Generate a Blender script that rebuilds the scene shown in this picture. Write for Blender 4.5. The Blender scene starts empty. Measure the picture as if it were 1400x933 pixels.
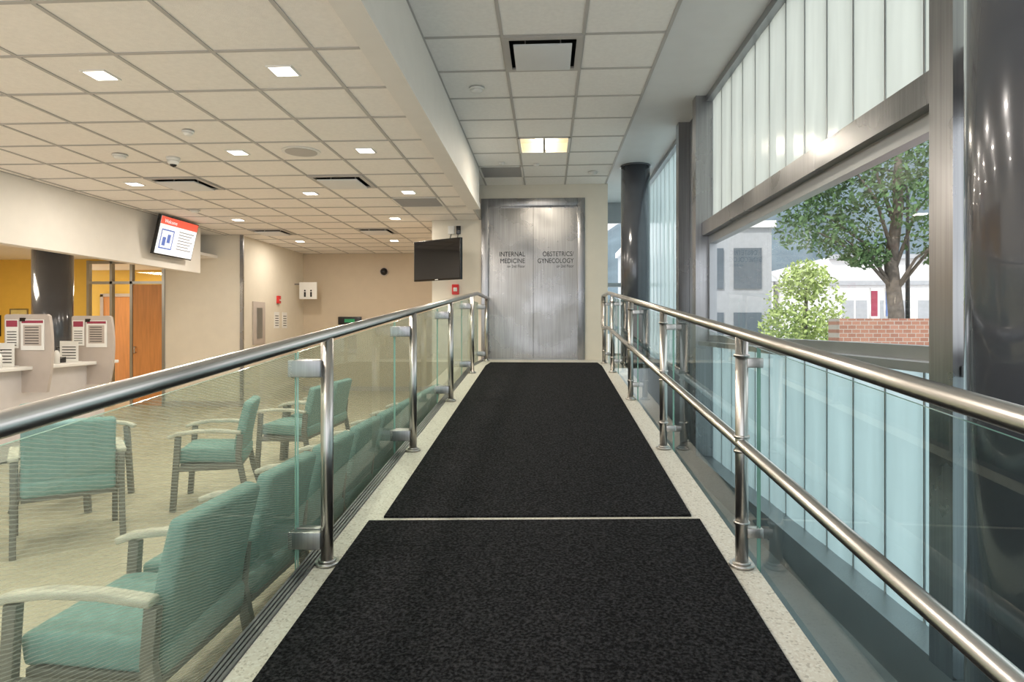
import bpy, math, random
from mathutils import Vector, Matrix
random.seed(7)
S = bpy.context.scene
COL = S.collection
try:
    S.view_settings.view_transform = 'Standard'
    S.view_settings.look = 'None'
except Exception: pass
S.view_settings.exposure = 0.20

# ------------------------------------------------------------ materials
def newmat(name):
    m = bpy.data.materials.new(name); m.use_nodes = True
    nt = m.node_tree
    return m, nt, nt.nodes, nt.links, nt.nodes['Principled BSDF']

def mat(name, col, rough=0.5, metal=0.0, var=0.06, scale=6.0, bump=0.0, bscale=None, stretch=(1,1,1), coat=0.0, spec=0.5):
    m, nt, N, L, b = newmat(name)
    b.inputs['Roughness'].default_value = rough
    b.inputs['Metallic'].default_value = metal
    b.inputs['Coat Weight'].default_value = coat
    b.inputs['Specular IOR Level'].default_value = spec
    tc = N.new('ShaderNodeTexCoord'); mp = N.new('ShaderNodeMapping')
    mp.inputs['Scale'].default_value = stretch
    L.new(tc.outputs['Object'], mp.inputs['Vector'])
    nz = N.new('ShaderNodeTexNoise'); nz.inputs['Scale'].default_value = scale; nz.inputs['Detail'].default_value = 4
    L.new(mp.outputs[0], nz.inputs['Vector'])
    r = N.new('ShaderNodeValToRGB')
    lo = [max(0, c*(1-var)) for c in col]; hi = [min(1, c*(1+var)) for c in col]
    r.color_ramp.elements[0].position = 0.3; r.color_ramp.elements[1].position = 0.7
    r.color_ramp.elements[0].color = (*lo, 1); r.color_ramp.elements[1].color = (*hi, 1)
    L.new(nz.outputs['Fac'], r.inputs['Fac']); L.new(r.outputs[0], b.inputs['Base Color'])
    if bump > 0:
        n2 = N.new('ShaderNodeTexNoise'); n2.inputs['Scale'].default_value = bscale or scale*4
        n2.inputs['Detail'].default_value = 3
        L.new(mp.outputs[0], n2.inputs['Vector'])
        bp = N.new('ShaderNodeBump'); bp.inputs['Strength'].default_value = bump; bp.inputs['Distance'].default_value = 0.01
        L.new(n2.outputs['Fac'], bp.inputs['Height']); L.new(bp.outputs[0], b.inputs['Normal'])
    return m

def emis(name, col, st):
    m, nt, N, L, b = newmat(name)
    b.inputs['Base Color'].default_value = (*col, 1)
    b.inputs['Emission Color'].default_value = (*col, 1)
    b.inputs['Emission Strength'].default_value = st
    return m

def schlick(N, L, f0=.04, k=1.0):
    """two-sided fresnel reflectance from the facing ratio"""
    lw = N.new('ShaderNodeLayerWeight'); lw.inputs['Blend'].default_value = 0.5
    p = N.new('ShaderNodeMath'); p.operation = 'POWER'; p.inputs[1].default_value = 5
    L.new(lw.outputs['Facing'], p.inputs[0])
    a = N.new('ShaderNodeMath'); a.operation = 'MULTIPLY_ADD'; a.inputs[1].default_value = (1-f0)*k; a.inputs[2].default_value = f0*k
    L.new(p.outputs[0], a.inputs[0])
    return a.outputs[0]

def glassmat(name, tint, refl=1.0, frit=False, rough=0.0):
    m = bpy.data.materials.new(name); m.use_nodes = True
    nt = m.node_tree; N = nt.nodes; L = nt.links; N.clear()
    out = N.new('ShaderNodeOutputMaterial')
    tr = N.new('ShaderNodeBsdfTransparent'); tr.inputs[0].default_value = (*tint, 1)
    gl = N.new('ShaderNodeBsdfGlossy'); gl.inputs['Roughness'].default_value = rough
    mx = N.new('ShaderNodeMixShader')
    L.new(schlick(N, L, .07, refl), mx.inputs[0]); L.new(tr.outputs[0], mx.inputs[1]); L.new(gl.outputs[0], mx.inputs[2])
    last = mx
    if frit:
        tc = N.new('ShaderNodeTexCoord'); mp = N.new('ShaderNodeMapping')
        mp.inputs['Rotation'].default_value = (math.radians(13), 0, 0)
        L.new(tc.outputs['Object'], mp.inputs['Vector'])
        wv = N.new('ShaderNodeTexWave'); wv.wave_type = 'BANDS'; wv.bands_direction = 'Z'
        wv.inputs['Scale'].default_value = 36.0; wv.inputs['Distortion'].default_value = 3.4
        wv.inputs['Detail'].default_value = 2; wv.inputs['Detail Scale'].default_value = .5
        L.new(mp.outputs[0], wv.inputs['Vector'])
        r = N.new('ShaderNodeValToRGB')
        r.color_ramp.elements[0].position = 0.60; r.color_ramp.elements[0].color = (0, 0, 0, 1)
        r.color_ramp.elements[1].position = 0.90; r.color_ramp.elements[1].color = (1, 1, 1, 1)
        L.new(wv.outputs['Fac'], r.inputs['Fac'])
        m2 = N.new('ShaderNodeMath'); m2.operation = 'MULTIPLY_ADD'; m2.inputs[1].default_value = 0.20; m2.inputs[2].default_value = 0.12
        L.new(r.outputs[0], m2.inputs[0])
        df = N.new('ShaderNodeBsdfDiffuse'); df.inputs[0].default_value = (0.52, 0.60, 0.51, 1)
        tl = N.new('ShaderNodeBsdfTranslucent'); tl.inputs[0].default_value = (0.52, 0.60, 0.51, 1)
        md = N.new('ShaderNodeMixShader'); md.inputs[0].default_value = 0.5
        L.new(df.outputs[0], md.inputs[1]); L.new(tl.outputs[0], md.inputs[2])
        mz = N.new('ShaderNodeMixShader')
        L.new(m2.outputs[0], mz.inputs[0]); L.new(mx.outputs[0], mz.inputs[1]); L.new(md.outputs[0], mz.inputs[2])
        last = mz
    L.new(last.outputs[0], out.inputs['Surface'])
    return m

def channelmat(name, col, tl_w=0.75):
    m = bpy.data.materials.new(name); m.use_nodes = True
    nt = m.node_tree; N = nt.nodes; L = nt.links; N.clear()
    out = N.new('ShaderNodeOutputMaterial')
    tc = N.new('ShaderNodeTexCoord'); mp = N.new('ShaderNodeMapping'); mp.inputs['Scale'].default_value = (1, 3, .6)
    L.new(tc.outputs['Object'], mp.inputs['Vector'])
    nz = N.new('ShaderNodeTexNoise'); nz.inputs['Scale'].default_value = 2.5
    L.new(mp.outputs[0], nz.inputs['Vector'])
    r = N.new('ShaderNodeValToRGB')
    r.color_ramp.elements[0].color = (*[c*.82 for c in col], 1); r.color_ramp.elements[1].color = (*[min(1, c*1.12) for c in col], 1)
    L.new(nz.outputs['Fac'], r.inputs['Fac'])
    tl = N.new('ShaderNodeBsdfTranslucent'); df = N.new('ShaderNodeBsdfDiffuse')
    L.new(r.outputs[0], tl.inputs[0]); L.new(r.outputs[0], df.inputs[0])
    a = N.new('ShaderNodeMixShader'); a.inputs[0].default_value = tl_w
    L.new(df.outputs[0], a.inputs[1]); L.new(tl.outputs[0], a.inputs[2])
    gl = N.new('ShaderNodeBsdfGlossy'); gl.inputs['Roughness'].default_value = 0.15
    b = N.new('ShaderNodeMixShader')
    L.new(schlick(N, L, .04, .7), b.inputs[0]); L.new(a.outputs[0], b.inputs[1]); L.new(gl.outputs[0], b.inputs[2])
    L.new(b.outputs[0], out.inputs['Surface'])
    return m

def matmat():
    m, nt, N, L, b = newmat('black_mat_pile')
    b.inputs['Roughness'].default_value = 0.95; b.inputs['Specular IOR Level'].default_value = 0.1
    tc = N.new('ShaderNodeTexCoord')
    vo = N.new('ShaderNodeTexVoronoi'); vo.inputs['Scale'].default_value = 130
    nz = N.new('ShaderNodeTexNoise'); nz.inputs['Scale'].default_value = 85; nz.inputs['Detail'].default_value = 5
    L.new(tc.outputs['Object'], vo.inputs['Vector']); L.new(tc.outputs['Object'], nz.inputs['Vector'])
    r = N.new('ShaderNodeValToRGB')
    r.color_ramp.elements[0].position = .40; r.color_ramp.elements[0].color = (.005, .005, .006, 1)
    r.color_ramp.elements[1].position = .72; r.color_ramp.elements[1].color = (.045, .045, .049, 1)
    L.new(nz.outputs['Fac'], r.inputs['Fac']); L.new(r.outputs[0], b.inputs['Base Color'])
    bp = N.new('ShaderNodeBump'); bp.inputs['Strength'].default_value = .7; bp.inputs['Distance'].default_value = .006
    L.new(vo.outputs['Distance'], bp.inputs['Height']); L.new(bp.outputs[0], b.inputs['Normal'])
    return m

def terrazzo():
    m, nt, N, L, b = newmat('terrazzo_cream')
    b.inputs['Roughness'].default_value = 0.4
    tc = N.new('ShaderNodeTexCoord')
    vo = N.new('ShaderNodeTexVoronoi'); vo.inputs['Scale'].default_value = 130
    L.new(tc.outputs['Object'], vo.inputs['Vector'])
    r = N.new('ShaderNodeValToRGB'); r.color_ramp.interpolation = 'CONSTANT'
    e = r.color_ramp.elements
    e[0].color = (.50, .46, .39, 1); e[1].position = .10; e[1].color = (.70, .66, .58, 1)
    n = e.new(.55); n.color = (.66, .61, .53, 1)
    n = e.new(.8); n.color = (.76, .73, .66, 1)
    sp = N.new('ShaderNodeSeparateColor'); L.new(vo.outputs['Color'], sp.inputs[0])
    L.new(sp.outputs[0], r.inputs['Fac']); L.new(r.outputs[0], b.inputs['Base Color'])
    return m

def steelmat(name, col=(.60, .60, .60), rough=.3, vertical=True, var=.15):
    st = (30, 30, 0.6) if vertical else (.6, .6, 30)
    m = mat(name, col, rough, 1.0, var=var, scale=3.0, stretch=st)
    nt = m.node_tree; N = nt.nodes; L = nt.links; b = N['Principled BSDF']
    tc = N.new('ShaderNodeTexCoord'); nz = N.new('ShaderNodeTexNoise'); nz.inputs['Scale'].default_value = 1.6; nz.inputs['Detail'].default_value = 5
    L.new(tc.outputs['Object'], nz.inputs['Vector'])
    mr = N.new('ShaderNodeMapRange'); mr.inputs['From Min'].default_value = .3; mr.inputs['From Max'].default_value = .7
    mr.inputs['To Min'].default_value = rough*.6; mr.inputs['To Max'].default_value = rough*1.5
    L.new(nz.outputs['Fac'], mr.inputs['Value']); L.new(mr.outputs[0], b.inputs['Roughness'])
    return m

def brickmat():
    m, nt, N, L, b = newmat('red_brick')
    b.inputs['Roughness'].default_value = .9
    tc = N.new('ShaderNodeTexCoord'); mp = N.new('ShaderNodeMapping'); mp.inputs['Rotation'].default_value = (math.pi/2, 0, 0)
    br = N.new('ShaderNodeTexBrick'); br.inputs['Scale'].default_value = 5
    br.inputs['Color1'].default_value = (.40, .20, .14, 1); br.inputs['Color2'].default_value = (.30, .14, .10, 1)
    br.inputs['Mortar'].default_value = (.42, .38, .34, 1); br.inputs['Mortar Size'].default_value = .02
    L.new(tc.outputs['Object'], mp.inputs[0]); L.new(mp.outputs[0], br.inputs['Vector']); L.new(br.outputs[0], b.inputs['Base Color'])
    return m

M = {}
M['wall'] = mat('wall_cream_paint', (.74, .69, .59), .6, var=.02, bump=.05, bscale=120)
M['wall_tan'] = mat('wall_tan_paint', (.58, .49, .37), .6, var=.02)
M['white'] = mat('white_gypsum', (.80, .77, .72), .6, var=.02)
M['soffit'] = mat('soffit_paint', (.70, .71, .72), .5, var=.02)
M['tile'] = mat('acoustic_tile', (.87, .85, .82), .85, var=.03, scale=30, bump=.25, bscale=160)
M['tileL'] = mat('acoustic_tile_waiting', (.88, .84, .79), .85, var=.03, scale=30, bump=.25, bscale=160)
M['tbar'] = mat('ceiling_tbar', (.47, .45, .43), .5, var=.02)
M['yellow'] = mat('wall_yellow_paint', (.80, .52, .09), .6, var=.03)
M['orange'] = mat('orange_wood_door', (.62, .27, .09), .45, var=.12, scale=4, stretch=(6, 6, .5))
M['floor'] = mat('vinyl_floor_tan', (.54, .47, .37), .45, var=.06, scale=5)
M['floor2'] = mat('floor_slate_blue', (.34, .39, .44), .3, var=.12, scale=3)
M['terr'] = terrazzo()
M['mat'] = matmat()
M['steel'] = steelmat('brushed_steel_door', (.37, .36, .35), .28, True, .14)
M['steelf'] = steelmat('brushed_steel_frame', (.36, .36, .37), .28, True, .12)
M['steelr'] = mat('satin_steel_rail', (.58, .555, .53), .28, 1.0, var=.05, scale=4)
M['alu'] = mat('aluminium_frame', (.38, .40, .42), .38, .9, var=.04)
M['edge'] = mat('ramp_edge_metal', (.24, .24, .25), .45, .7, var=.1)
M['column'] = mat('column_charcoal_gloss', (.085, .09, .105), .18, .25, var=.05, coat=.6)
M['glassL'] = glassmat('rail_glass_fritted', (.68, .79, .71), .8, frit=True)
M['glassR'] = glassmat('rail_glass_clear', (.84, .925, .905), .9)
M['gedge'] = mat('glass_edge_green', (.24, .44, .37), .15, 0, var=.05)
M['glassW'] = glassmat('window_glass', (.97, .985, .98), .8)
M['chanU'] = channelmat('channel_glass_upper', (.73, .78, .71))
M['chanL'] = channelmat('channel_glass_lower', (.64, .80, .83))  # same glass as the upper; darker ground outside is put into the tint
M['teal'] = mat('teal_upholstery', (.19, .33, .325), .75, var=.10, scale=25, bump=.2, bscale=120)
M['wood'] = mat('grey_wood_arm', (.62, .57, .50), .4, var=.18, scale=5, stretch=(8, 1, 8))
M['legs'] = mat('chair_leg_grey', (.17, .155, .14), .45, var=.1)
M['black'] = mat('black_plastic', (.012, .012, .014), .25, var=.1)
M['screen'] = mat('tv_screen_off', (.004, .004, .006), .06, var=.1, coat=.5)
M['dark'] = mat('dark_recess', (.03, .03, .03), .8)
M['greyp'] = mat('divider_panel_grey', (.50, .44, .40), .5, var=.04)
M['paper'] = mat('paper_white', (.82, .82, .80), .7, var=.02)
M['ink'] = mat('sign_ink', (.01, .01, .012), .8)
M['red'] = mat('fire_alarm_red', (.62, .03, .03), .35)
M['blue'] = mat('banner_blue', (.12, .18, .38), .5)
M['maroon'] = mat('sign_maroon', (.32, .04, .08), .6)
M['wplast'] = mat('white_plastic', (.80, .79, .76), .4, var=.02)
M['desk'] = mat('desk_laminate', (.66, .63, .63), .4, var=.03)
M['lamp'] = emis('downlight_lens', (1.0, .95, .86), 9)
M['lampw'] = emis('troffer_lens', (1.0, .88, .66), 7)
M['troff'] = mat('troffer_pan', (.85, .80, .70), .4, var=.01)
M['scrW'] = emis('lcd_white', (.72, .75, .78), .6)
M['scrR'] = emis('lcd_red', (.72, .10, .06), .6)
M['scrB'] = emis('lcd_blue', (.10, .16, .45), .5)
M['green'] = emis('exit_green', (.02, .25, .10), .1)
M['leaf'] = mat('tree_leaves', (.08, .155, .055), .7, var=.45, scale=3)
M['leaf2'] = mat('shrub_leaves', (.40, .50, .17), .7, var=.3, scale=5)
M['hedge'] = mat('hedge_leaves', (.12, .22, .07), .8, var=.3, scale=5)
M['bark'] = mat('bark', (.13, .11, .095), .9, var=.3, scale=8, bump=.5)
M['brick'] = brickmat()
M['asph'] = mat('pavement', (.52, .52, .51), .9, var=.08, scale=2)
M['hill'] = mat('hazy_wooded_hill', (.10, .14, .17), 1.0, var=.2, scale=.12)  # distance haze is put into this bluish base colour
M['bldg'] = mat('white_building', (.78, .78, .78), .8, var=.04)
M['bldg2'] = mat('grey_building', (.40, .42, .45), .8, var=.06)
M['wing'] = mat('building_window', (.10, .13, .16), .2)
M['grass'] = mat('lawn', (.16, .26, .07), .9, var=.2, scale=3)

# ------------------------------------------------------------ geometry helpers
def mesh_obj(name, verts, faces, m=None, parent=None, smooth=False, bevel=0.0, mats=None, fmi=None):
    me = bpy.data.meshes.new(name)
    me.from_pydata([tuple(v) for v in verts], [], faces)
    for mm in (mats or ([m] if m else [])): me.materials.append(mm)
    if fmi:
        for p, i in zip(me.polygons, fmi): p.material_index = i
    if smooth:
        for p in me.polygons: p.use_smooth = True
    me.update()
    o = bpy.data.objects.new(name, me); COL.objects.link(o)
    if parent: o.parent = parent
    if bevel > 0:
        b = o.modifiers.new('bevel', 'BEVEL'); b.width = bevel; b.segments = 3; b.limit_method = 'ANGLE'
        for p in me.polygons: p.use_smooth = True
    return o

def empty(name, loc=(0, 0, 0), rz=0):
    e = bpy.data.objects.new(name, None); e.empty_display_size = .1
    e.location = loc; e.rotation_euler = (0, 0, rz); COL.objects.link(e); return e

BF = [(0, 3, 2, 1), (4, 5, 6, 7), (0, 1, 5, 4), (1, 2, 6, 5), (2, 3, 7, 6), (3, 0, 4, 7)]
def bv(x0, x1, y0, y1, z0, z1):
    return [(x0, y0, z0), (x1, y0, z0), (x1, y1, z0), (x0, y1, z0), (x0, y0, z1), (x1, y0, z1), (x1, y1, z1), (x0, y1, z1)]
def box(name, x0, x1, y0, y1, z0, z1, m, parent=None, bevel=0.0):
    return mesh_obj(name, bv(x0, x1, y0, y1, z0, z1), BF, m, parent, bevel=bevel)
def boxes(name, lst, m, parent=None, bevel=0.0):
    V = []; F = []
    for b in lst:
        n = len(V); V += bv(*b); F += [tuple(i+n for i in f) for f in BF]
    return mesh_obj(name, V, F, m, parent, bevel=bevel)

def tube(name, pts, r, m, parent=None, seg=20, caps=True, radii=None):
    pts = [Vector(p) for p in pts]; V = []; F = []
    n = len(pts); up0 = None
    for i, p in enumerate(pts):
        if i == 0: t = pts[1]-pts[0]
        elif i == n-1: t = pts[-1]-pts[-2]
        else: t = (pts[i+1]-p).normalized() + (p-pts[i-1]).normalized()
        t.normalize()
        if up0 is None:
            up0 = Vector((1, 0, 0)) if abs(t.x) < .9 else Vector((0, 1, 0))
        u = (up0 - t*up0.dot(t)).normalized(); w = t.cross(u); up0 = u
        rr = radii[i] if radii else r
        for k in range(seg):
            a = 2*math.pi*k/seg
            V.append(p + u*math.cos(a)*rr + w*math.sin(a)*rr)
    for i in range(n-1):
        for k in range(seg):
            k2 = (k+1) % seg
            F.append((i*seg+k, i*seg+k2, (i+1)*seg+k2, (i+1)*seg+k))
    if caps:
        F.append(tuple(reversed(range(seg)))); F.append(tuple((n-1)*seg+k for k in range(seg)))
    o = mesh_obj(name, V, F, m, parent)
    for p in o.data.polygons:
        if len(p.vertices) == 4: p.use_smooth = True
    return o

def slab(name, prof, t, x0, x1, m, parent=None, bevel=.004):
    """ribbon following a Y-Z profile, thickness t, from x0 to x1"""
    P = [Vector((0, a, b)) for a, b in prof]; V = []; F = []
    n = len(P)
    for i, p in enumerate(P):
        d = (P[min(i+1, n-1)] - P[max(i-1, 0)]).normalized()
        nrm = Vector((0, -d.z, d.y))
        for x in (x0, x1):
            for s in (-1, 1):
                q = p + nrm*(t/2*s); V.append((x, q.y, q.z))
    for i in range(n-1):
        a = i*4; b = a+4
        F += [(a, b, b+1, a+1), (a+2, a+3, b+3, b+2), (a+1, b+1, b+3, a+3), (a, a+2, b+2, b)]
    F += [(0, 1, 3, 2), ((n-1)*4, (n-1)*4+2, (n-1)*4+3, (n-1)*4+1)]
    o = mesh_obj(name, V, F, m, parent, bevel=bevel)
    return o

# ------------------------------------------------------------ key dimensions
EYE = 1.48
CZ = 3.725      # corridor ceiling
LZ = 3.18       # waiting-area ceiling
WX = 1.60       # window wall plane
def rz(y): return .27 + .0833*y if y < 8.3 else .961
YB = -3.0       # back extent

# ------------------------------------------------------------ floor / ramp
box('floor', -11.2, 0.2, YB, 14.6, -.1, 0, M['floor'])
box('floor_window_side', 0.2, 1.75, YB, 12, -.1, 0.0, M['floor2'])
box('trim_1', 1.46, 1.66, YB, 7.0, 0.0, .22, M['alu'])
box('trim_2', 1.50, 1.66, 7.0, 11.9, 0.0, .96, M['alu'])

def ramp_prism(name, x0, x1, ys, below, above, m, skew=0.0, bevel=0, skew0=None):
    V = []; F = []
    for i, y in enumerate(ys):
        for x in (x0, x1):
            yy = y
            if i == 0 and skew0 is not None: yy = y + x*skew0
            if i == len(ys)-1: yy = y + x*skew
            z = rz(yy)
            V += [(x, yy, below(z)), (x, yy, above(z))]
    for i in range(len(ys)-1):
        a = i*4; b = a+4
        F += [(a+1, a+3, b+3, b+1), (a, b, b+2, a+2), (a, a+1, b+1, b), (a+2, b+2, b+3, a+3)]
    F += [(0, 2, 3, 1)]; l = (len(ys)-1)*4; F += [(l, l+1, l+3, l+2)]
    return mesh_obj(name, V, F, m, bevel=bevel)
ramp_prism('floor_ramp', -.965, .86, [YB, 8.3, 9.98], lambda z: 0.0, lambda z: z, M['terr'])
# grooved edging
tr = empty('trim_3')
for k in range(4):
    x = -1.025 + k*.016
    o = ramp_prism('ridge_%d' % k, x, x+.010, [YB, 8.3, 9.98], lambda z: z-.09, lambda z: z+.008, M['edge']); o.parent = tr
o = ramp_prism('base_strip', -1.027, -.966, [YB, 8.3, 9.98], lambda z: z-.12, lambda z: z-.001, M['edge']); o.parent = tr
for nm, a, b, ys, s0, s1 in (('entrance_mat', -.87, .745, [YB+.3, 3.095], None, .056), ('entrance_mat', -.81, .715, [3.145, 8.3, 9.05], .056, 0)):
    ramp_prism(nm, a, b, ys, lambda z: z+.0005, lambda z: z+.010, M['mat'], skew=s1, skew0=s0)

# ------------------------------------------------------------ railings
def rail_path(x, y0, h, y1=None, step=.5):
    return [(x, y0, rz(y0)+h), (x, 8.2, rz(8.2)+h), (x, 8.3, .961+h-.002)] + ([(x, y1, .961+h)] if y1 else [])
RL = empty('handrail_glass_balustrade')
XL = -.92
tube('top_rail', rail_path(XL, -2.0, .96, 9.85), .024, M['steelr'], RL)
LP = [.85, 2.60, 4.30, 6.0, 7.72, 9.55]
def post(x, y, parent, clampx, cm=True, h=.945):
    z = rz(y)
    tube('post', [(x, y, z), (x, y, z+h)], .026, M['steelr'], parent)
    tube('base_flange', [(x, y, z), (x, y, z+.012)], .050, M['steelr'], parent)
    tube('base_flange', [(x, y, z+.012), (x, y, z+.022)], .036, M['steelr'], parent)
for y in LP:
    post(XL, y, RL, -1)
    z = rz(y)
    for hh in (.11, .82):
        for s in (-1, 1):
            box('glass_clamp', -1.068, -.93, y-.052 if s < 0 else y+.008, y-.008 if s < 0 else y+.052, z+hh-.036, z+hh+.036, M['steelf'], RL, bevel=.004)
def glass_panel(name, x, y0, y1, lo, hi, m, parent):
    t = .004; brk = [y0] + ([8.3] if y0 < 8.3 < y1 else []) + [y1]
    V = []; F = []; mi = []
    n = len(brk)
    for y in brk:
        z = rz(y)
        V += [(x-t, y, z+lo), (x+t, y, z+lo), (x+t, y, z+hi), (x-t, y, z+hi), (x, y, z+lo), (x, y, z+hi)]
    for i in range(n-1):
        a = i*6; b = a+6
        F += [(a+4, b+4, b+5, a+5), (a, b, b+1, a+1), (a+3, a+2, b+2, b+3)]; mi += [0, 1, 1]
    F += [(0, 1, 2, 3)]; l = (n-1)*6; F += [(l, l+3, l+2, l+1)]; mi += [1, 1]
    return mesh_obj(name, V, F, parent=parent, mats=[m, M['gedge']], fmi=mi)
ps = [-1.0] + LP + [9.9]
for a, b in zip(ps[:-1], ps[1:]):
    if b-a > .5: glass_panel('glass_panel', -1.05, a+.012, b-.012, -.11, .885, M['glassL'], RL)

RR = empty('handrail_glass_balustrade')
XR = .80
h1, h2 = .96, .505
zt, zm = .961+h1, .961+h2
ye = 9.10
pts = [(XR, -2.0, rz(-2)+h1), (XR, 8.2, rz(8.2)+h1), (XR, 8.3, zt), (XR, ye, zt)]
for (cy, cz, a0, a1) in ((ye, zt-.08, 90, 0), (ye, zm+.08, 0, -90)):
    for k in range(1, 7):
        a = math.radians(a0+(a1-a0)*k/6.0)
        pts.append((XR, cy+.08*math.cos(a), cz+.08*math.sin(a)))
pts += [(XR, 8.3, zm), (XR, 8.2, rz(8.2)+h2), (XR, -2.0, rz(-2)+h2)]
tube('top_and_mid_rail', pts, .0235, M['steelr'], RR)
RP = [.93, 2.66, 4.42, 6.14, 7.82, 8.98]
for y in RP:
    post(XR+.003, y, RR, 1)
    z = rz(y)
    for hh in (.18, .475, .535, .87):
        tube('collar', [(XR+.003, y, z+hh-.006), (XR+.003, y, z+hh+.006)], .032, M['steelr'], RR)
    for hh in (.14, .84):
        box('glass_clamp', XR+.02, XR+.085, y-.02, y+.02, z+hh-.02, z+hh+.02, M['steelr'], RR, bevel=.003)
ps = [-1.0] + RP
for a, b in zip(ps[:-1], ps[1:]):
    glass_panel('glass_panel', .872, a+.012, b-.012, -.12, .90, M['glassR'], RR)

# ------------------------------------------------------------ corridor ceiling
TS = .63
def ceil_cells(name, xs, ys, z, skip, m):
    V = []; F = []
    for i in range(len(xs)-1):
        for j in range(len(ys)-1):
            if (i, j) in skip: continue
            n = len(V)
            V += [(xs[i], ys[j], z), (xs[i+1], ys[j], z), (xs[i+1], ys[j+1], z), (xs[i], ys[j+1], z)]
            F.append((n, n+3, n+2, n+1))
    return mesh_obj(name, V, F, m)
def tbars(name, xs, ys, z, m, w=.013):
    L = []
    for x in xs: L.append((x-w, x+w, ys[0], ys[-1], z-.007, z-.001))
    for y in ys: L.append((xs[0], xs[-1], y-w, y+w, z-.0068, z-.0008))
    return boxes(name, L, m)
cxs = [-.964, -.35, .28, .914]
cys = [4.86-TS*1.04*k for k in range(12, 0, -1)] + [4.86+.655*k for k in range(0, 8)] + [10.0]
def idx(ys, y):
    for j in range(len(ys)-1):
        if ys[j] <= y < ys[j+1]: return j
jd = idx(cys, 5.1); jt = idx(cys, 7.8); jv = idx(cys, 9.2)
ceil_cells('ceiling', cxs, cys, CZ, {(1, jd), (1, jt), (0, jv)}, M['tile'])
tbars('trim_4', cxs, cys, CZ, M['tbar'])
box('ceiling_lobby', -1.9, -.964, 8.95, 10.0, CZ, CZ+.02, M['tile'])
box('ceiling_soffit', .914, 1.72, YB, 11.6, CZ, CZ+.03, M['soffit'])
# bulkhead step
box('wall_bulkhead', -.99, -.964, YB, 8.95, LZ, CZ, M['white'])
box('trim_5', -1.12, -.950, YB, 8.95, LZ-.03, LZ+.05, M['white'])
box('wall_bulkhead_return', -1.9, -.99, 8.93, 8.95, LZ, CZ, M['white'])

def diffuser(x0, x1, y0, y1, z):
    e = empty('ceiling_air_diffuser')
    w = .05
    boxes('frame', [(x0, x1, y0, y0+w, z-.018, z), (x0, x1, y1-w, y1, z-.018, z), (x0, x0+w, y0+w, y1-w, z-.018, z), (x1-w, x1, y0+w, y1-w, z-.018, z)], M['tbar'], e)
    boxes('duct_box', [(x0, x1, y0, y1, z+.15, z+.16), (x0, x0+.01, y0, y1, z, z+.15), (x1-.01, x1, y0, y1, z, z+.15), (x0, x1, y0, y0+.01, z, z+.15), (x0, x1, y1-.01, y1, z, z+.15)], M['dark'], e)
    g = .085
    box('face_plate', x0+g, x1-g, y0+g, y1-g, z-.045, z-.03, M['soffit'], e, bevel=.003)
    cx, cy = (x0+x1)/2, (y0+y1)/2
    boxes('hangers', [(cx-.15, cx-.14, cy-.01, cy+.01, z-.03, z+.15), (cx+.14, cx+.15, cy-.01, cy+.01, z-.03, z+.15)], M['tbar'], e)
    return e
diffuser(cxs[1], cxs[2], cys[jd], cys[jd+1], CZ)
def grille(x0, x1, y0, y1, z):
    e = empty('ceiling_return_grille')
    L = []; n = 14
    for k in range(n):
        y = y0+.03+(y1-y0-.06)*k/(n-1); L.append((x0+.02, x1-.02, y-.006, y+.006, z-.010, z+.02))
    boxes('louvres', L, M['tbar'], e)
    boxes('frame', [(x0, x1, y0, y0+.025, z-.012, z), (x0, x1, y1-.025, y1, z-.012, z), (x0, x0+.025, y0, y1, z-.012, z), (x1-.025, x1, y0, y1, z-.012, z)], M['wplast'], e)
    box('backing', x0, x1, y0, y1, z+.03, z+.04, M['dark'], e)
grille(cxs[0], cxs[1], cys[jv], cys[jv+1], CZ)
# troffer
e = empty('recessed_troffer_light')
x0, x1, y0, y1 = cxs[1], cxs[2], cys[jt], cys[jt+1]
boxes('frame', [(x0, x1, y0, y0+.03, CZ-.012, CZ), (x0, x1, y1-.03, y1, CZ-.012, CZ), (x0, x0+.03, y0, y1, CZ-.012, CZ), (x1-.03, x1, y0, y1, CZ-.012, CZ)], M['wplast'], e)
boxes('pan', [(x0, x1, y0, y1, CZ+.12, CZ+.13), (x0, x0+.01, y0, y1, CZ, CZ+.12), (x1-.01, x1, y0, y1, CZ, CZ+.12), (x0, x1, y0, y0+.01, CZ, CZ+.12), (x0, x1, y1-.01, y1, CZ, CZ+.12)], M['troff'], e)
cx = (x0+x1)/2
box('lamp_lens', cx-.11, cx-.015, y0+.05, y1-.05, CZ+.02, CZ+.05, M['lampw'], e)
box('lamp_lens', cx+.015, cx+.11, y0+.05, y1-.05, CZ+.02, CZ+.05, M['lampw'], e)
box('basket', cx-.015, cx+.015, y0+.03, y1-.03, CZ-.01, CZ+.05, M['tbar'], e)

def arealight(name, loc, size, power, col, parent=None, spread=180):
    l = bpy.data.lights.new(name, 'AREA'); l.shape = 'SQUARE'; l.size = size; l.energy = power; l.color = col
    l.spread = math.radians(spread)
    o = bpy.data.objects.new(name, l); o.location = loc; COL.objects.link(o)
    if parent: o.parent = parent
    return o
arealight('lamp', (cx, (y0+y1)/2, CZ-.03), .4, 24, (1, .90, .76), e)

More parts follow.
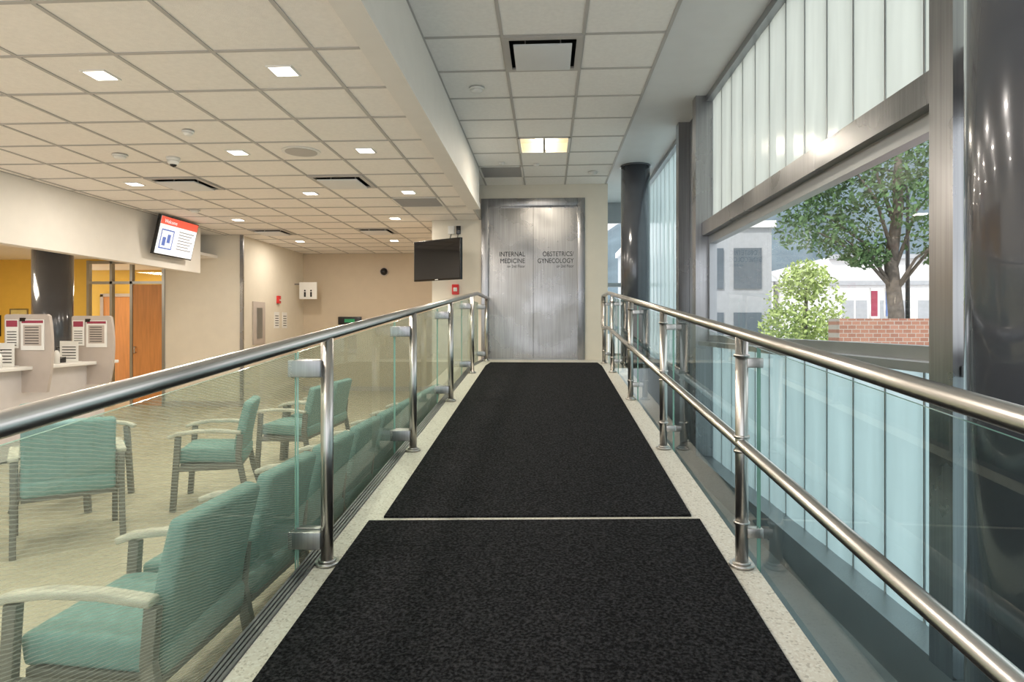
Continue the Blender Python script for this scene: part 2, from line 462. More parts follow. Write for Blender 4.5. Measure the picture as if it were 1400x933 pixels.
# ------------------------------------------------------------ waiting-area ceiling
lxs = [-5.95] + [-1.43-TS*k for k in range(7, -1, -1)] + [-1.06]
lys = [4.1-.315+TS*k for k in range(-10, 18)]
lys = [y for y in lys if y < 14.3] + [14.4]
def cell(x, y): return (idx(lxs, x), idx(lys, y))
difs = [(-4.265, 7.25), (-2.375, 7.25), (-4.895, 11.03), (-3.005, 11.03)]
gr = (-1.745, 8.51)
skip = {cell(*d) for d in difs} | {cell(*gr)}
o = ceil_cells('ceiling_waiting_area', lxs, lys, LZ, skip, M['tileL'])
tbars('trim_6', lxs, lys, LZ, M['tbar'])
for d in difs:
    i, j = cell(*d); diffuser(lxs[i], lxs[i+1], lys[j], lys[j+1], LZ)
i, j = cell(*gr); grille(lxs[i], lxs[i+1], lys[j], lys[j+1], LZ)
box('roof', -11.5, 1.75, YB, 14.8, CZ+.3, CZ+.35, M['dark'])

def downlight(x, y, z=LZ, p=18):
    e = empty('recessed_downlight', (x, y, z))
    w = .072
    boxes('trim_ring', [(-w-.014, w+.014, -w-.014, -w, -.009, -.0005), (-w-.014, w+.014, w, w+.014, -.009, -.0005), (-w-.014, -w, -w, w, -.009, -.0005), (w, w+.014, -w, w, -.009, -.0005)], M['wplast'], e)
    box('lens', -w, w, -w, w, -.006, -.001, M['lamp'], e)
    arealight('lamp', (0, 0, -.02), .15, p, (1, .905, .78), e)
for x, y in [(-1.745, 4.1), (-3.005, 4.1), (-1.745, 5.99), (-3.005, 5.99), (-4.895, 7.25), (-1.745, 7.88), (-3.005, 7.88), (-4.895, 9.77), (-2.375, 9.77),
             (-4.895, 12.29), (-3.005, 12.29), (-1.745, 2.21), (-3.005, 2.21), (-4.895, 4.73), (-1.745, .32), (-3.005, .32), (-4.895, 2.21)]:  # the final ones, out of view, are added only to light the room
    downlight(x, y)

def smoke(x, y, z, r=.07, h=.04, nm='smoke_detector'):
    e = empty(nm, (x, y, z-.008))
    tube('base', [(0, 0, 0), (0, 0, -h*.4)], r, M['wplast'], e)
    tube('sensor', [(0, 0, -h*.4), (0, 0, -h*.8), (0, 0, -h)], r, M['wplast'], e, radii=[r*.8, r*.7, r*.3])
smoke(-.66, 5.9, CZ); smoke(.66, 9.2, CZ)
smoke(-4.2, 6.0, LZ); smoke(-3.1, 5.3, LZ, .05); smoke(-5.1, 8.9, LZ)
smoke(-.62, 8.6, CZ, .045, .03, 'sprinkler_head'); smoke(-.15, 8.7, CZ, .045, .03, 'sprinkler_head')
e = empty('ceiling_speaker', (-2.375, 5.99, LZ-.001))
tube('rim', [(0, 0, 0), (0, 0, -.01)], .18, M['wplast'], e, seg=36)
tube('grille', [(0, 0, -.01), (0, 0, -.014)], .15, M['tbar'], e, seg=36)
e = empty('dome_camera', (-3.75, 6.15, LZ-.001))
tube('base', [(0, 0, 0), (0, 0, -.03)], .065, M['wplast'], e)
tube('housing', [(0, 0, -.03), (0, 0, -.055), (0, 0, -.07)], .05, M['wplast'], e, radii=[.055, .05, .04])
tube('bubble', [(0, 0, -.07), (0, 0, -.085), (0, 0, -.095)], .05, M['black'], e, radii=[.034, .025, .005])

# ------------------------------------------------------------ lift wall and lift
EX0, EX1, ETOP = -1.04, .59, 3.505
LYW = 9.98
boxes('wall_north', [(-1.83, EX0, LYW, LYW+.12, 0, CZ), (EX1, .95, LYW, LYW+.12, 0, CZ), (EX0, EX1, LYW, LYW+.12, ETOP, CZ)], M['wall'])
box('wall_north_return', .90, .95, LYW+.12, 11.6, 0, CZ, M['wall'])
box('wall_lobby_west', -1.83, -1.78, LYW+.12, 14.4, 0, LZ, M['wall_tan'])
box('floor_landing_side', .86, 1.5, 8.9, 11.6, .9, .961, M['terr'])
E = empty('elevator', (0, LYW, .961))
H = ETOP-.961
boxes('door_frame', [(EX0, EX0+.11, -.035, .10, 0, H), (EX1-.11, EX1, -.035, .10, 0, H), (EX0+.11, EX1-.11, -.035, .10, H-.12, H)], M['steelf'], E, bevel=.004)
mid = -.22
box('door_leaf', EX0+.11, mid-.003, .05, .08, .012, H-.12, M['steel'], E)
box('door_leaf', mid+.003, EX1-.11, .058, .088, .012, H-.12, M['steel'], E)
box('sill', EX0+.11, EX1-.11, -.03, .1, 0, .012, M['alu'], E)
box('door_backing', EX0, EX1, .10, .12, 0, H, M['dark'], E)
box('seam_edge', mid-.003, mid+.003, .07, .08, .012, H-.12, M['dark'], E)
def text(body, x, y, z, size, m, parent, align='RIGHT', rot=(math.pi/2, 0, 0), sx=1.0):
    c = bpy.data.curves.new('lettering', 'FONT'); c.body = body; c.size = size; c.align_x = align; c.extrude = .0015
    c.materials.append(m)
    o = bpy.data.objects.new('lettering', c); o.location = (x, y, z); o.rotation_euler = rot; o.scale = (sx, 1, 1); COL.objects.link(o); o.parent = parent
    return o
zb = 2.60-.961
for b_, x, dz, s in (('INTERNAL', -.35, 0, .105), ('MEDICINE', -.35, -.108, .105), ('on 2nd Floor', -.35, -.180, .064)):
    text(b_, x, .0475, zb+dz, s, M['ink'], E, sx=.84)
for b_, x, dz, s in (('OBSTETRICS/', .42, 0, .105), ('GYNECOLOGY', .42, -.108, .105), ('on 2nd Floor', .42, -.180, .064)):
    text(b_, x, .0555, zb+dz, s, M['ink'], E, sx=.80)

# TV by lift
T = empty('wall_mounted_television', (-1.66, 9.5, 2.49), math.radians(-32))
box('bezel', -.47, .47, -.02, .03, -.31, .31, M['black'], T, bevel=.006)
box('screen_panel', -.455, .455, -.0225, -.019, -.285, .295, M['screen'], T)
box('mount_plate', -.12, .12, .03, .05, -.12, .12, M['black'], T)
tube('mount_arm', [(.0, .05, 0), (-.03, .22, 0), (.12, .36, .0)], .018, M['black'], T)
box('maker_strip', -.03, .03, -.0235, -.0224, -.303, -.293, M['wplast'], T)
e = empty('cable_outlet', (-1.52, LYW, 2.95))
box('plate', -.05, .05, -.03, 0, .0, .13, M['wplast'], e, bevel=.004)
box('plate', .08, .15, -.03, 0, .0, .13, M['black'], e, bevel=.004)
tube('cable', [(.0, -.02, .0), (-.03, -.03, -.12), (.03, -.03, -.26)], .006, M['black'], e, seg=8)
tube('cable', [(.11, -.02, .0), (.09, -.03, -.16), (.05, -.03, -.28)], .006, M['black'], e, seg=8)
e = empty('fire_alarm_strobe', (-1.45, LYW, 2.06))
box('body', -.055, .055, -.05, 0, -.07, .09, M['red'], e, bevel=.008)
box('lens', -.03, .03, -.065, -.05, -.02, .04, M['wplast'], e, bevel=.006)

# ------------------------------------------------------------ window wall
def frame_post(name, x0, x1, y0, y1, z0, z1):
    e = empty(name)
    boxes('flanges', [(x0, x0+.012, y0, y1, z0, z1), (x1-.012, x1, y0, y1, z0, z1)], M['steelf'], e)
    box('web', x0+.012, x1-.012, y0+.006, y0+.02, z0, z1, M['steelf'], e)
    box('web_rear', x0+.012, x1-.012, y1-.02, y1-.006, z0, z1, M['steelf'], e)
    return e
posts_y = [(-1.26, -1.12), (2.33, 2.47), (6.22, 6.36)]
for a, b in posts_y: frame_post('steel_mullion_post', 1.44, 1.60, a, b, 0.221, CZ-.001)
frame_post('steel_mullion_post', 1.44, 1.60, 7.02, 7.16, 0.961, CZ-.001)
box('wall_infill_panel', 1.56, 1.62, 6.36, 7.02, .22, CZ-.001, M['alu'])  # metal infill panel between the paired mullion posts

def channel(name, y0, y1, z0, z1, m, x=WX, pitch=.32):
    n = max(1, round((y1-y0)/pitch)); p = (y1-y0)/n; V = []; F = []
    e = empty(name)
    for k in range(n):
        a = y0+k*p+.004; b = a+p-.008
        prof = [(x+.055, a), (x+.008, a), (x, a+.012), (x-.004, (a+b)/2), (x, b-.012), (x+.008, b), (x+.055, b)]
        s = len(V)
        for (xx, yy) in prof: V += [(xx, yy, z0), (xx, yy, z1)]
        for q in range(len(prof)-1): F.append((s+2*q, s+2*q+2, s+2*q+3, s+2*q+1))
    mesh_obj('glass_channels', V, F, m, e)
    boxes('joints', [(x+.001, x+.03, y0+k*p-.006, y0+k*p+.006, z0, z1) for k in range(n+1)], M['alu'], e)
    return e
bays = [(-1.12, 2.33), (2.47, 6.22), (YB, -1.26)]
zt1, zt0, zg1, zg0, zb0 = 2.49, 2.36, 2.28, 1.40, 1.33
wn = 1
for a, b in bays:
    channel('window_channel_glass', a, b, zt1, CZ, M['chanU'])
    channel('window_channel_glass', a, b, .22, zb0, M['chanL'])
    e = empty('window_%d' % wn); wn += 1
    box('transom', 1.50, 1.64, a, b, zt0, zt1, M['steelf'], e)
    boxes('sash', [(1.56, 1.63, a, b, zg1, zt0), (1.56, 1.63, a, b, zb0, zg0), (1.56, 1.63, a, a+.05, zg0, zg1), (1.56, 1.63, b-.05, b, zg0, zg1)], M['alu'], e)
    box('sill', 1.47, 1.56, a, b, zb0-.03, zb0+.01, M['alu'], e)
    mesh_obj('pane', [(1.6, a+.05, zg0), (1.6, b-.05, zg0), (1.6, b-.05, zg1), (1.6, a+.05, zg1)], [(0, 1, 2, 3)], M['glassW'], e)
channel('window_channel_glass', 7.16, 11.5, .96, CZ, M['chanL'])
boxes('trim_7', [(1.54, 1.64, YB, 6.22, CZ-.06, CZ)], M['alu'])
boxes('trim_8', [(1.54, 1.64, 7.16, 11.5, CZ-.06, CZ), (1.54, 1.64, 7.16, 11.5, .96, 1.02)], M['alu'])
# small far window
e = empty('window_%d' % wn)
boxes('sash', [(.95, 1.66, 11.5, 11.56, .9, 1.0), (.95, 1.66, 11.5, 11.56, 3.35, CZ), (.95, 1.0, 11.5, 11.56, 1.0, 3.35), (1.60, 1.66, 11.5, 11.56, 1.0, 3.35), (.95, 1.66, 11.5, 11.56, 2.2, 2.27)], M['alu'], e)
mesh_obj('pane', [(1.0, 11.52, 1.0), (1.6, 11.52, 1.0), (1.6, 11.52, 3.35), (1.0, 11.52, 3.35)], [(0, 1, 2, 3)], M['glassW'], e)

# columns
def column(x, y, r, z0, z1):
    e = empty('round_column', (x, y, 0))
    tube('shaft', [(0, 0, z0), (0, 0, z1)], r, M['column'], e, seg=64)
    tube('collar', [(0, 0, z1-.02), (0, 0, z1)], r+.012, M['column'], e, seg=64)
    tube('foot', [(0, 0, z0), (0, 0, z0+.03)], r+.012, M['steelf'], e, seg=64)
column(1.23, 8.9, .20, 0.962, CZ-.002)
column(1.245, 1.60, .195, 0.0, CZ-.002)

# ------------------------------------------------------------ west side
HX = -5.95
box('wall_header_west', HX-.15, HX, 4.0, 10.55, 2.40, LZ+.2, M['white'])
box('wall_west', HX-.15, HX, YB, 4.0, 0, LZ+.2, M['white'])
box('ceiling_reception', -11.2, HX-.15, YB, 11.4, 2.75, 2.8, M['tile'])
box('wall_reception_west', -11.3, -11.2, YB, 11.5, 0, 3.3, M['yellow'])
box('wall_reception_north', -11.2, -8.62, 11.4, 11.5, 0, 3.3, M['yellow'])
box('wall_corner_north', -7.12, -5.66, 11.4, 11.5, 0, LZ+.1, M['wall'])
boxes('wall_above_partition', [(-8.62, -7.12, 11.4, 11.5, 2.72, 3.3)], M['yellow'])
box('ceiling_passage', -7.2, HX, 10.55, 11.4, LZ, LZ+.05, M['tile'])
box('wall_passage_header', -7.25, -7.2, 10.55, 11.4, 2.75, LZ, M['white'])
box('wall_hall_west', -5.78, -5.66, 11.5, 14.4, 0, LZ+.1, M['wall'])
box('wall_hall_north', -5.8, -1.8, 14.4, 14.5, 0, LZ+.1, M['wall_tan'])
box('trim_9', -5.66, -5.60, 11.36, 11.40, 0, LZ, M['steelf'])
boxes('baseboard_north', [(-5.66, -1.83, 14.385, 14.4, 0, .1), (-7.12, -5.66, 11.385, 11.4, 0, .1)], M['greyp'])
e = empty('window_9', (0, 11.4, 0))
fr = []
for x in (-8.62, -8.17, -7.78, -7.16): fr.append((x, x+.05, -.02, .06, 0, 2.72))
for z in (2.66, 2.28): fr.append((-8.57, -7.16, -.02, .06, z, z+.05))
boxes('frame', fr, M['alu'], e)
mesh_obj('transom_pane', [(-8.57, .02, 2.33), (-7.16, .02, 2.33), (-7.16, .02, 2.66), (-8.57, .02, 2.66)], [(0, 1, 2, 3)], M['glassW'], e)
mesh_obj('side_pane', [(-8.57, .02, .02), (-7.83, .02, .02), (-7.83, .02, 2.28), (-8.57, .02, 2.28)], [(0, 1, 2, 3)], M['glassW'], e)
e = empty('door_1', (0, 11.4, 0))
box('leaf', -7.73, -7.17, 0, .045, .01, 2.27, M['orange'], e)
tube('handle', [(-7.67, -.05, .98), (-7.67, -.05, 1.12)], .012, M['steelr'], e)
boxes('handle_standoffs', [(-7.68, -7.66, -.05, 0, .99, 1.01), (-7.68, -7.66, -.05, 0, 1.09, 1.11)], M['steelr'], e)
e = empty('door_2', (0, 13.6, 0))
box('leaf', -9.9, -9.15, 0, .045, .01, 2.15, M['orange'], e)
boxes('casing', [(-9.97, -9.9, -.02, .06, 0, 2.2), (-9.15, -9.08, -.02, .06, 0, 2.2), (-9.97, -9.08, -.02, .06, 2.15, 2.22)], M['greyp'], e)
box('wall_back_office', -11.2, -5.8, 13.68, 13.73, 0, 3.2, M['yellow'])
box('ceiling_back_office', -11.2, -5.8, 11.5, 13.65, 2.75, 2.8, M['tile'])
column(-7.62, 9.35, .27, 0, 2.745)
arealight('office_ceiling_lamp', (-8.8, 8.8, 2.7), .8, 50, (1, .88, .70))
arealight('office_ceiling_lamp', (-8.6, 12.6, 2.7), .6, 30, (1, .88, .70))
arealight('office_ceiling_lamp', (-8.0, 6.0, 2.7), .8, 35, (1, .88, .70))

e = empty('notice_board', (-9.95, 11.4, 1.52))
boxes('frame', [(-.18, .18, -.02, 0, .28, .30), (-.18, .18, -.02, 0, -.30, -.28), (-.18, -.16, -.02, 0, -.28, .28), (.16, .18, -.02, 0, -.28, .28)], M['steelf'], e)
box('board', -.16, .16, -.01, 0, -.28, .28, mat('board_yellow', (.72, .62, .25), .7), e)
boxes('notes', [(-.12, .0, -.013, -.01, .02, .2), (.03, .13, -.013, -.01, -.1, .08)], M['paper'], e)
e = empty('framed_picture', (-10.45, 11.4, 1.5))
box('frame', -.14, .14, -.025, 0, -.2, .2, M['black'], e, bevel=.004)
box('print', -.10, .10, -.028, -.025, -.16, .16, M['maroon'], e)

# reception desk
D = empty('reception_desk')
box('counter_top', -6.5, -5.72, 4.6, 8.15, 1.0, 1.04, M['wplast'], D, bevel=.006)
box('front_panel', -5.90, -5.85, 4.6, 8.05, 0.02, 1.0, M['desk'], D)
box('end_panel', -6.45, -5.90, 8.0, 8.05, 0.02, 1.0, M['desk'], D)
box('plinth', -6.3, -5.92, 4.7, 7.95, 0, .1, M['greyp'], D)
box('work_surface', -6.95, -6.5, 4.6, 8.05, .72, .75, M['wplast'], D)
def divider(y, x0=-6.05, x1=-5.5):
    e = empty('desk_privacy_divider', (0, y, 0))
    V = []; n = 10
    prof = [(x0, .75), (x1-.06, .75), (x1-.02, .95)] + [(x1-.02+.02*math.sin(k/n*math.pi), .95+.6*k/n) for k in range(1, n)] + [(x1-.03, 1.60), (x1-.06, 1.62), (x0+.02, 1.62), (x0, 1.6)]
    m_ = len(prof)
    for yy in (-.02, .02):
        for (x, z) in prof: V.append((x, yy, z))
    F = [tuple(range(m_)), tuple(reversed(range(m_, 2*m_)))] + [(i, i+m_, (i+1) % m_+m_, (i+1) % m_) for i in range(m_)]
    mesh_obj('panel', V, F, M['greyp'], e)
    return e
for y, nm in ((6.75, 'a'), (7.75, 'b')):
    e = divider(y); e.parent = D; e.name = 'privacy_divider'
    box('sign_holder', -5.85, -5.58, -.03, -.022, 1.22, 1.56, M['paper'], e)
    box('sign_print', -5.82, -5.61, -.032, -.030, 1.27, 1.50, M['greyp'], e)
    box('sign_band', -5.84, -5.59, -.032, -.030, 1.52, 1.55, M['maroon'], e)
    boxes('sign_text', [(-5.80, -5.64, -.034, -.032, 1.29+.03*k, 1.298+.03*k) for k in range(7)], M['ink'], e)
    box('side_notice', -6.03, -5.88, -.03, -.022, 1.24, 1.56, M['paper'], e)
    box('side_notice_band', -6.02, -5.89, -.032, -.030, 1.48, 1.55, M['maroon'], e)
    boxes('side_notice_text', [(-6.01, -5.90, -.032, -.030, 1.27+.03*k, 1.278+.03*k) for k in range(6)], M['ink'], e)
    boxes('bracket', [(-5.86, -5.80, -.035, .035, 1.54, 1.58)], M['black'], e)
for y in (6.7, 7.65):
    e = empty('paper_sign', (-5.98, y-.05, 1.041))
    box('sheet', -.12, .12, -.004, 0, 0.0, .26, M['paper'], e)
    boxes('lines', [(-.09, .09, -.006, -.004, .04+.035*k, .05+.035*k) for k in range(5)], M['ink'], e)
    box('stand', -.12, .12, 0, .06, 0, .006, M['wplast'], e)
e = empty('desktop_computer_monitor', (-6.25, 6.3, 1.041), math.radians(20))
box('screen_shell', -.26, .26, -.02, .02, .06, .38, M['wplast'], e, bevel=.01)
box('display', -.24, .24, .02, .023, .08, .36, M['screen'], e)
box('stand', -.04, .04, -.02, .02, 0.01, .1, M['black'], e)
box('foot', -.12, .12, -.09, .09, 0, .012, M['black'], e, bevel=.004)
for y in (6.95, 7.35):
    e = empty('desk_telephone', (-6.0, y, 1.041))
    V = bv(-.1, .1, -.1, .1, 0, .02); V[6] = (.1, .1, .07); V[7] = (-.1, .1, .07)
    mesh_obj('base', V, BF, M['black'], e, bevel=.004)
    tube('handset', [(-.075, -.09, .05), (-.075, -.07, .075), (-.075, .07, .105), (-.075, .09, .09)], .018, M['black'], e, seg=12)
e = empty('document_tray', (-5.95, 6.05, 1.041))
boxes('tiers', [(-.16, .16, -.12, .12, .05*k, .05*k+.006) for k in range(4)]+[(-.16, -.154, -.12, .12, 0, .18), (.154, .16, -.12, .12, 0, .18)], M['wplast'], e)
boxes('paper_stack', [(-.14, .14, -.1, .1, .05*k+.006, .05*k+.03) for k in range(3)], M['paper'], e)
for x, y in ((-5.80, 6.38), (-5.82, 7.2)):
    e = empty('hand_sanitizer_bottle', (x, y, 1.041))
    tube('bottle', [(0, 0, 0), (0, 0, .12), (0, 0, .14), (0, 0, .16)], .03, M['wplast'], e, radii=[.032, .032, .024, .012], seg=16)
    tube('pump', [(0, 0, .16), (0, 0, .195), (.035, 0, .19)], .007, M['black'], e, seg=8)
e = empty('clipboard', (-5.85, 5.75, 1.041))
box('board', -.11, .11, -.15, .15, 0, .006, M['black'], e)
box('form', -.1, .1, -.14, .12, .006, .009, M['paper'], e)
box('clip', -.04, .04, .11, .15, .006, .018, M['steelr'], e)

# wall TV at header (on X plane, tilted)
T = empty('wall_mounted_television', (HX+.17, 9.55, 2.86))
T.rotation_euler = (0, math.radians(13), 0)
box('bezel', -.03, .02, -.5, .5, -.30, .30, M['black'], T, bevel=.005)
box('screen_panel', .02, .0225, -.485, .485, -.28, .285, M['scrW'], T)
box('screen_header', .0225, .0235, -.485, .485, .17, .285, M['scrR'], T)
boxes('screen_text', [(.0225, .0235, .02, .42-.04*(k % 3), .10-.045*k, .113-.045*k) for k in range(7)], mat('lcd_grey_text', (.25, .25, .27), .5), T)
text('Welcome', .0245, -.40, .195, .08, M['scrW'], T, 'LEFT', (math.pi/2, 0, math.pi/2))
boxes('screen_picture', [(.0225, .0235, -.42, -.40, -.2, .1), (.0225, .0235, -.12, -.10, -.2, .1), (.0225, .0235, -.40, -.12, -.2, -.18), (.0225, .0235, -.40, -.12, .08, .1),
                         (.0225, .0235, -.36, -.28, -.15, -.02), (.0225, .0235, -.25, -.17, -.1, .03)], M['scrB'], T)
tube('mount_arm', [(-.03, 0, 0), (-.16, 0, -.01)], .03, M['black'], T)
e = empty('electrical_panel', (-5.66, 12.1, 1.55))
box('door', 0, .03, -.25, .25, -.42, .42, M['greyp'], e, bevel=.004)
box('vision', .03, .034, -.12, .12, -.3, .3, M['alu'], e)
e = empty('fire_alarm_pull_station', (-5.66, 13.0, 2.05))
box('body', 0, .05, -.06, .06, -.08, .08, M['red'], e, bevel=.006)
box('handle', .05, .07, -.03, .03, -.02, 0.0, M['wplast'], e)
for y in (12.95, 13.35):
    e = empty('wall_notice', (-5.66, y, 1.62))
    box('sheet', 0, .006, -.12, .12, -.17, .17, M['paper'], e)
    boxes('lines', [(.006, .008, -.08, .08, -.12+.05*k, -.105+.05*k) for k in range(5)], M['ink'], e)
e = empty('restroom_sign', (-5.35, 13.9, 2.32))
box('plate', -.20, .20, -.015, .015, -.22, .16, M['wplast'], e, bevel=.004)
for x in (-.07, .07):
    tube('figure_head', [(x, -.017, -.03), (x, -.02, -.03)], .02, M['ink'], e, seg=12)
    box('figure_body', x-.02, x+.02, -.02, -.015, -.17, -.06, M['ink'], e)
box('bracket', -.31, -.20, -.01, .01, .1, .13, M['steelf'], e)
e = empty('wall_dome_camera', (-3.75, 14.4, 2.75))
tube('mount_ring', [(0, 0, 0), (0, -.04, 0)], .10, M['greyp'], e, seg=32)
tube('bubble', [(0, -.04, 0), (0, -.08, 0), (0, -.11, 0), (0, -.12, 0)], .08, M['black'], e, seg=32, radii=[.085, .075, .045, .008])
e = empty('exit_sign', (-4.55, 14.4, 1.62))
box('case', -.27, .27, -.05, 0, -.09, .09, M['black'], e, bevel=.005)
box('legend', -.12, .12, -.052, -.05, -.04, .04, M['green'], e)

# ------------------------------------------------------------ chairs
cm = {}
def make_chair(loc, rot, arms=(-1, 1), nm='waiting_room_armchair'):
    e = empty(nm, loc, math.radians(rot))
    def reuse(key, fn):
        if key in cm:
            src = cm[key]
            o = bpy.data.objects.new(src.name.split('.')[0], src.data); COL.objects.link(o); o.parent = e
            for md in src.modifiers:
                b = o.modifiers.new('bevel', 'BEVEL'); b.width = md.width; b.segments = md.segments; b.limit_method = 'ANGLE'
        else:
            cm[key] = fn()
    reuse('seat', lambda: slab('seat_cushion', [(-.26, .425), (-.18, .435), (0, .425), (.16, .415), (.24, .41)], .11, -.265, .265, M['teal'], e, bevel=.025))
    reuse('back', lambda: slab('back_cushion', [(.19, .44), (.205, .55), (.235, .70), (.275, .86)], .075, -.262, .262, M['teal'], e, bevel=.025))
    reuse('rail', lambda: slab('seat_frame', [(-.24, .355), (.22, .345)], .035, -.262, .262, M['legs'], e))
    for s in (-1, 1):
        if s not in arms: continue
        x = .30*s
        reuse('fl%d' % s, lambda: slab('front_leg', [(-.285, .0), (-.265, .30), (-.245, .60)], .045, x-.018, x+.018, M['legs'], e))
        reuse('rl%d' % s, lambda: slab('rear_leg', [(.31, .0), (.24, .22), (.20, .42), (.215, .60)], .045, x-.018, x+.018, M['legs'], e))
        reuse('ar%d' % s, lambda: slab('arm_rest', [(-.32, .595), (-.25, .622), (-.12, .638), (.05, .636), (.22, .615)], .03, x-.03, x+.03, M['wood'], e, bevel=.01))
        reuse('sr%d' % s, lambda: slab('side_rail', [(-.26, .34), (.22, .34)], .04, x-.012, x+.012, M['legs'], e))
    return e
for k in range(8):
    make_chair((-1.45, 2.22+.62*k, 0), -90, (-1, 1) if k == 0 else (-1,))
make_chair((-3.35, 4.25, 0), -140)
make_chair((-2.80, 5.25, 0), -72)
make_chair((-2.65, 6.55, 0), -90)
make_chair((-2.65, 7.25, 0), -90)
make_chair((-3.95, 5.1, 0), 95)
make_chair((-4.3, 3.1, 0), 90)

# ------------------------------------------------------------ outside
box('ground_outside', 1.75, 160, -40, 200, -.1, .15, M['asph'])
box('lawn', 3.2, 9.3, 8.6, 11, .15, .16, M['grass'])
box('brick_garden_wall', 3.55, 11.5, 7.9, 8.2, .15, 1.58, M['brick'])
def leafcloud(name, blobs, n, size, m, parent):
    V = []; F = []
    for (c, r) in blobs:
        for _ in range(n):
            while True:
                p = Vector((random.uniform(-1, 1), random.uniform(-1, 1), random.uniform(-1, 1)))
                if .15 < p.length < 1: break
            p = Vector((p.x*r[0], p.y*r[1], p.z*r[2])) + Vector(c)
            u = Vector((random.gauss(0, 1), random.gauss(0, 1), random.gauss(0, 1))).normalized()
            w = u.cross(Vector((random.gauss(0, 1), random.gauss(0, 1), random.gauss(0, 1)))).normalized()
            s = size*random.uniform(.6, 1.3); k = len(V)
            V += [p-u*s, p+w*s*.45, p+u*s, p-w*s*.45]; F.append((k, k+1, k+2, k+3))
    return mesh_obj(name, V, F, m, parent)
TR = empty('deciduous_tree', (7.7, 14.5, .161))
tube('trunk', [(0, 0, 0), (.05, 0, 1.6), (-.02, .1, 2.8), (.1, 0, 4.0), (.1, 0, 5.4)], .2, M['bark'], TR, radii=[.20, .16, .14, .10, .05], seg=14)
br = [(-1.6, .2, 4.0), (-1.3, -.5, 5.0), (1.4, .3, 4.8), (.4, .6, 5.6), (-1.7, .1, 3.5), (1.8, -.3, 3.7), (-.8, .4, 5.8), (-.9, .3, 3.3), (.9, -.4, 3.3)]
for (x, y, z) in br:
    z0 = max(2.1, z-2.2)
    tube('branch', [(0.02, 0, z0), (x*.4, y*.5, z0+(z-z0)*.6), (x, y, z)], .06, M['bark'], TR, radii=[.05, .03, .015], seg=8)
blobs = [((x, y, z), (.9, .9, .5)) for x, y, z in br] + [((-1.1, 0, 4.3), (1.0, .9, .5)), ((.5, 0, 4.7), (1.2, 1, .6)), ((0, 0, 6.0), (1.3, 1.2, .7)), ((1.2, 0, 2.9), (.6, .5, .3)), ((2.6, 0, 4.6), (1, .9, .7)), ((0, -.3, 4.0), (1.1, .8, .5)), ((-.2, 0, 5.0), (1.3, 1, .5)), ((-1.6, .2, 4.6), (.8, .8, .5)), ((-.6, 0, 2.9), (.5, .5, .3))]
leafcloud('foliage', blobs, 520, .07, M['leaf'], TR)
SH = empty('ornamental_shrub', (4.85, 12.2, .161))
tube('stem', [(0, 0, 0), (0, 0, 1.4), (.05, 0, 2.2)], .05, M['bark'], SH, radii=[.06, .05, .02], seg=8)
leafcloud('foliage', [((0, 0, 1.7), (.75, .7, .7)), ((.3, 0, 1.2), (.6, .5, .5)), ((-.3, 0, 1.3), (.55, .5, .5)), ((0, 0, 2.2), (.45, .45, .4))], 1000, .05, M['leaf2'], SH)
HD = empty('hedge', (0, 0, .161))
leafcloud('foliage', [((5.9+k*.55, 16.8, .7), (.45, .4, .75)) for k in range(9)], 260, .07, M['hedge'], HD)
LM = empty('street_lamp', (10.2, 18.5, .15))
tube('pole', [(0, 0, 0), (0, 0, 3.0), (0, 0, 5.2), (-.25, 0, 5.7), (-.9, 0, 5.85)], .05, M['black'], LM, seg=10, radii=[.07, .055, .045, .04, .035])
box('lamp_head', -1.3, -.85, -.1, .1, 5.78, 5.88, M['black'], LM, bevel=.02)
B = empty('office_building')
box('mass', 3.0, 6.6, 19, 27, .15, 4.4, M['bldg2'], B)
boxes('windows', [(3.3+k*1.1, 4.1+k*1.1, 18.96, 19.0, 2.6, 3.8) for k in range(3)] + [(3.3+k*1.1, 4.1+k*1.1, 18.96, 19.0, .8, 1.9) for k in range(3)], M['wing'], B)
box('parapet', 2.9, 6.7, 18.9, 27.1, 4.4, 4.6, M['bldg'], B)
B = empty('shopfront_building')
box('mass', 13, 34, 30, 40, .15, 4.7, M['bldg'], B)
boxes('windows', [(13.6+k*1.7, 14.7+k*1.7, 29.95, 30, 1.5, 2.7) for k in range(11)], M['bldg2'], B)
boxes('mullions', [(14.12+k*1.7, 14.18+k*1.7, 29.93, 29.95, 1.5, 2.7) for k in range(11)], M['bldg'], B)
boxes('fascia', [(13, 34, 29.9, 30, 3.4, 3.6), (13, 34, 29.8, 30, 4.6, 4.8)], M['bldg2'], B)
B = empty('terrace_house')
box('mass', 8, 12.6, 36, 44, .15, 4.0, M['bldg'], B)
mesh_obj('pitched_roof', [(7.8, 35.8, 4.0), (12.8, 35.8, 4.0), (12.8, 44.2, 4.0), (7.8, 44.2, 4.0), (7.8, 40, 5.6), (12.8, 40, 5.6)], [(0, 1, 5, 4), (2, 3, 4, 5), (1, 2, 5), (3, 0, 4)], M['bldg2'], B)
boxes('windows', [(8.5+k*1.3, 9.2+k*1.3, 35.95, 36, 1.6, 2.8) for k in range(3)], M['bldg2'], B)
for x, m_ in ((11.4, 'maroon'), (11.9, 'blue')):
    e = empty('street_banner', (x, 23.0, .15))
    tube('pole', [(0, 0, 0), (0, 0, 2.7)], .03, M['steelr'], e, seg=8)
    box('flag', .03, .25, -.01, .01, 1.7, 2.6, M[m_], e)
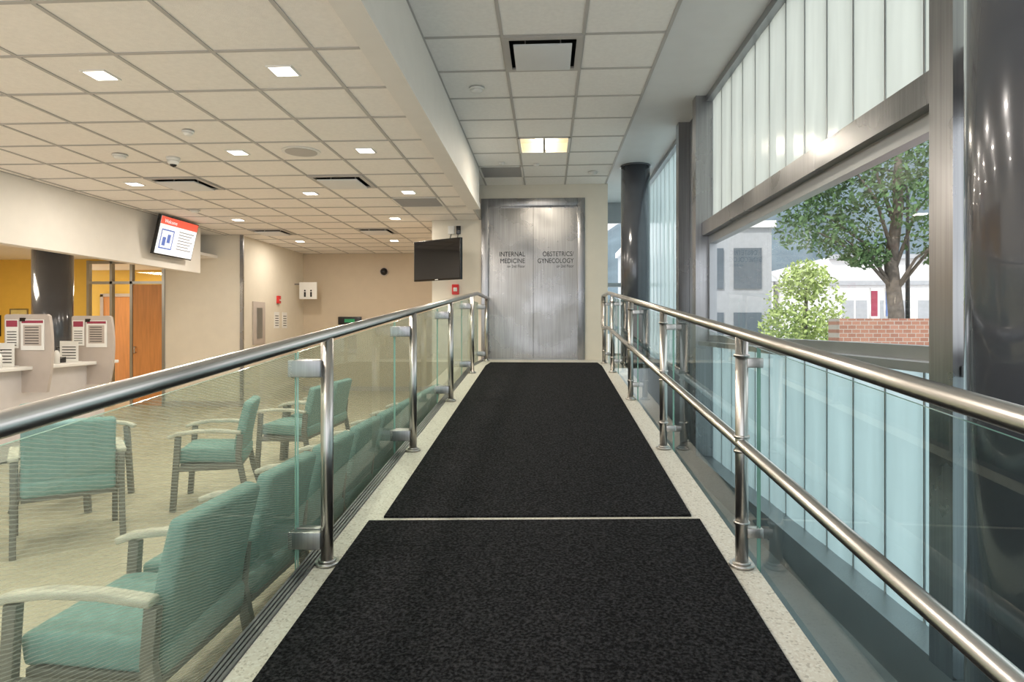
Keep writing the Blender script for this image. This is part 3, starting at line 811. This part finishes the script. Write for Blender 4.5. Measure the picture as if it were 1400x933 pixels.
def car(x, y, m):
    e = empty('parked_car', (x, y, .15))
    prof = [(-2.1, .3), (-2.1, .8), (-1.5, .9), (-.9, 1.4), (.7, 1.42), (1.3, .95), (2.0, .85), (2.1, .3)]
    V = [(a, -.85, b) for a, b in prof]+[(a, .85, b) for a, b in prof]; n = len(prof)
    mesh_obj('body', V, [tuple(range(n)), tuple(reversed(range(n, 2*n)))]+[(i, i+n, (i+1) % n+n, (i+1) % n) for i in range(n)], m, e, bevel=.05)
    V = [(-1.35, -.86, .93), (-.85, -.86, 1.33), (.62, -.86, 1.35), (1.1, -.86, .95)]
    mesh_obj('side_glass', V, [(0, 1, 2, 3)], M['wing'], e)
    for a in (-1.35, 1.3):
        tube('wheel', [(a, -.9, .32), (a, -.65, .32)], .32, M['black'], e)
        tube('wheel', [(a, .65, .32), (a, .9, .32)], .32, M['black'], e)
car(14.2, 26, M['maroon']); car(9.0, 29, M['bldg']); car(19.2, 26, M['bldg2'])
# wooded hill
V = []; F = []; nx, ny = 70, 14
for j in range(ny):
    for i in range(nx):
        x = -20+i*4.0; y = 120+j*9
        ridge = 24+34*(1/(1+math.exp(-(x-45)/12.0))) + 3*math.sin(x*.09)+1.5*math.sin(x*.31+1)
        z = ridge*math.sin(min(1, j/8.0)*math.pi/2) + random.uniform(-.7, .7)*(1 if j else 0)
        V.append((x, y, z))
for j in range(ny-1):
    for i in range(nx-1):
        a = j*nx+i; F.append((a, a+1, a+nx+1, a+nx))
mesh_obj('wooded_hill', V, F, M['hill'], smooth=True)

# ------------------------------------------------------------ lights / world
sun = bpy.data.lights.new('sun', 'SUN'); sun.energy = 3.0; sun.angle = math.radians(2); sun.color = (1, .95, .86)
so = bpy.data.objects.new('sun', sun); so.rotation_euler = (math.radians(30), math.radians(-32), 0); COL.objects.link(so)
W = bpy.data.worlds.new('sky'); S.world = W; W.use_nodes = True
bg = W.node_tree.nodes['Background']; bg.inputs[0].default_value = (.93, .96, 1.0, 1); bg.inputs[1].default_value = 1.65

# ------------------------------------------------------------ camera
cam = bpy.data.cameras.new('camera'); co = bpy.data.objects.new('camera', cam); COL.objects.link(co)
cam.sensor_width = 36; cam.lens = 864*36/1400.0
cam.shift_y = -19.5/1400.0
cam.clip_start = .05; cam.clip_end = 600
co.location = (0, 0, EYE); co.rotation_euler = (math.pi/2, 0, math.radians(3.18))
S.camera = co
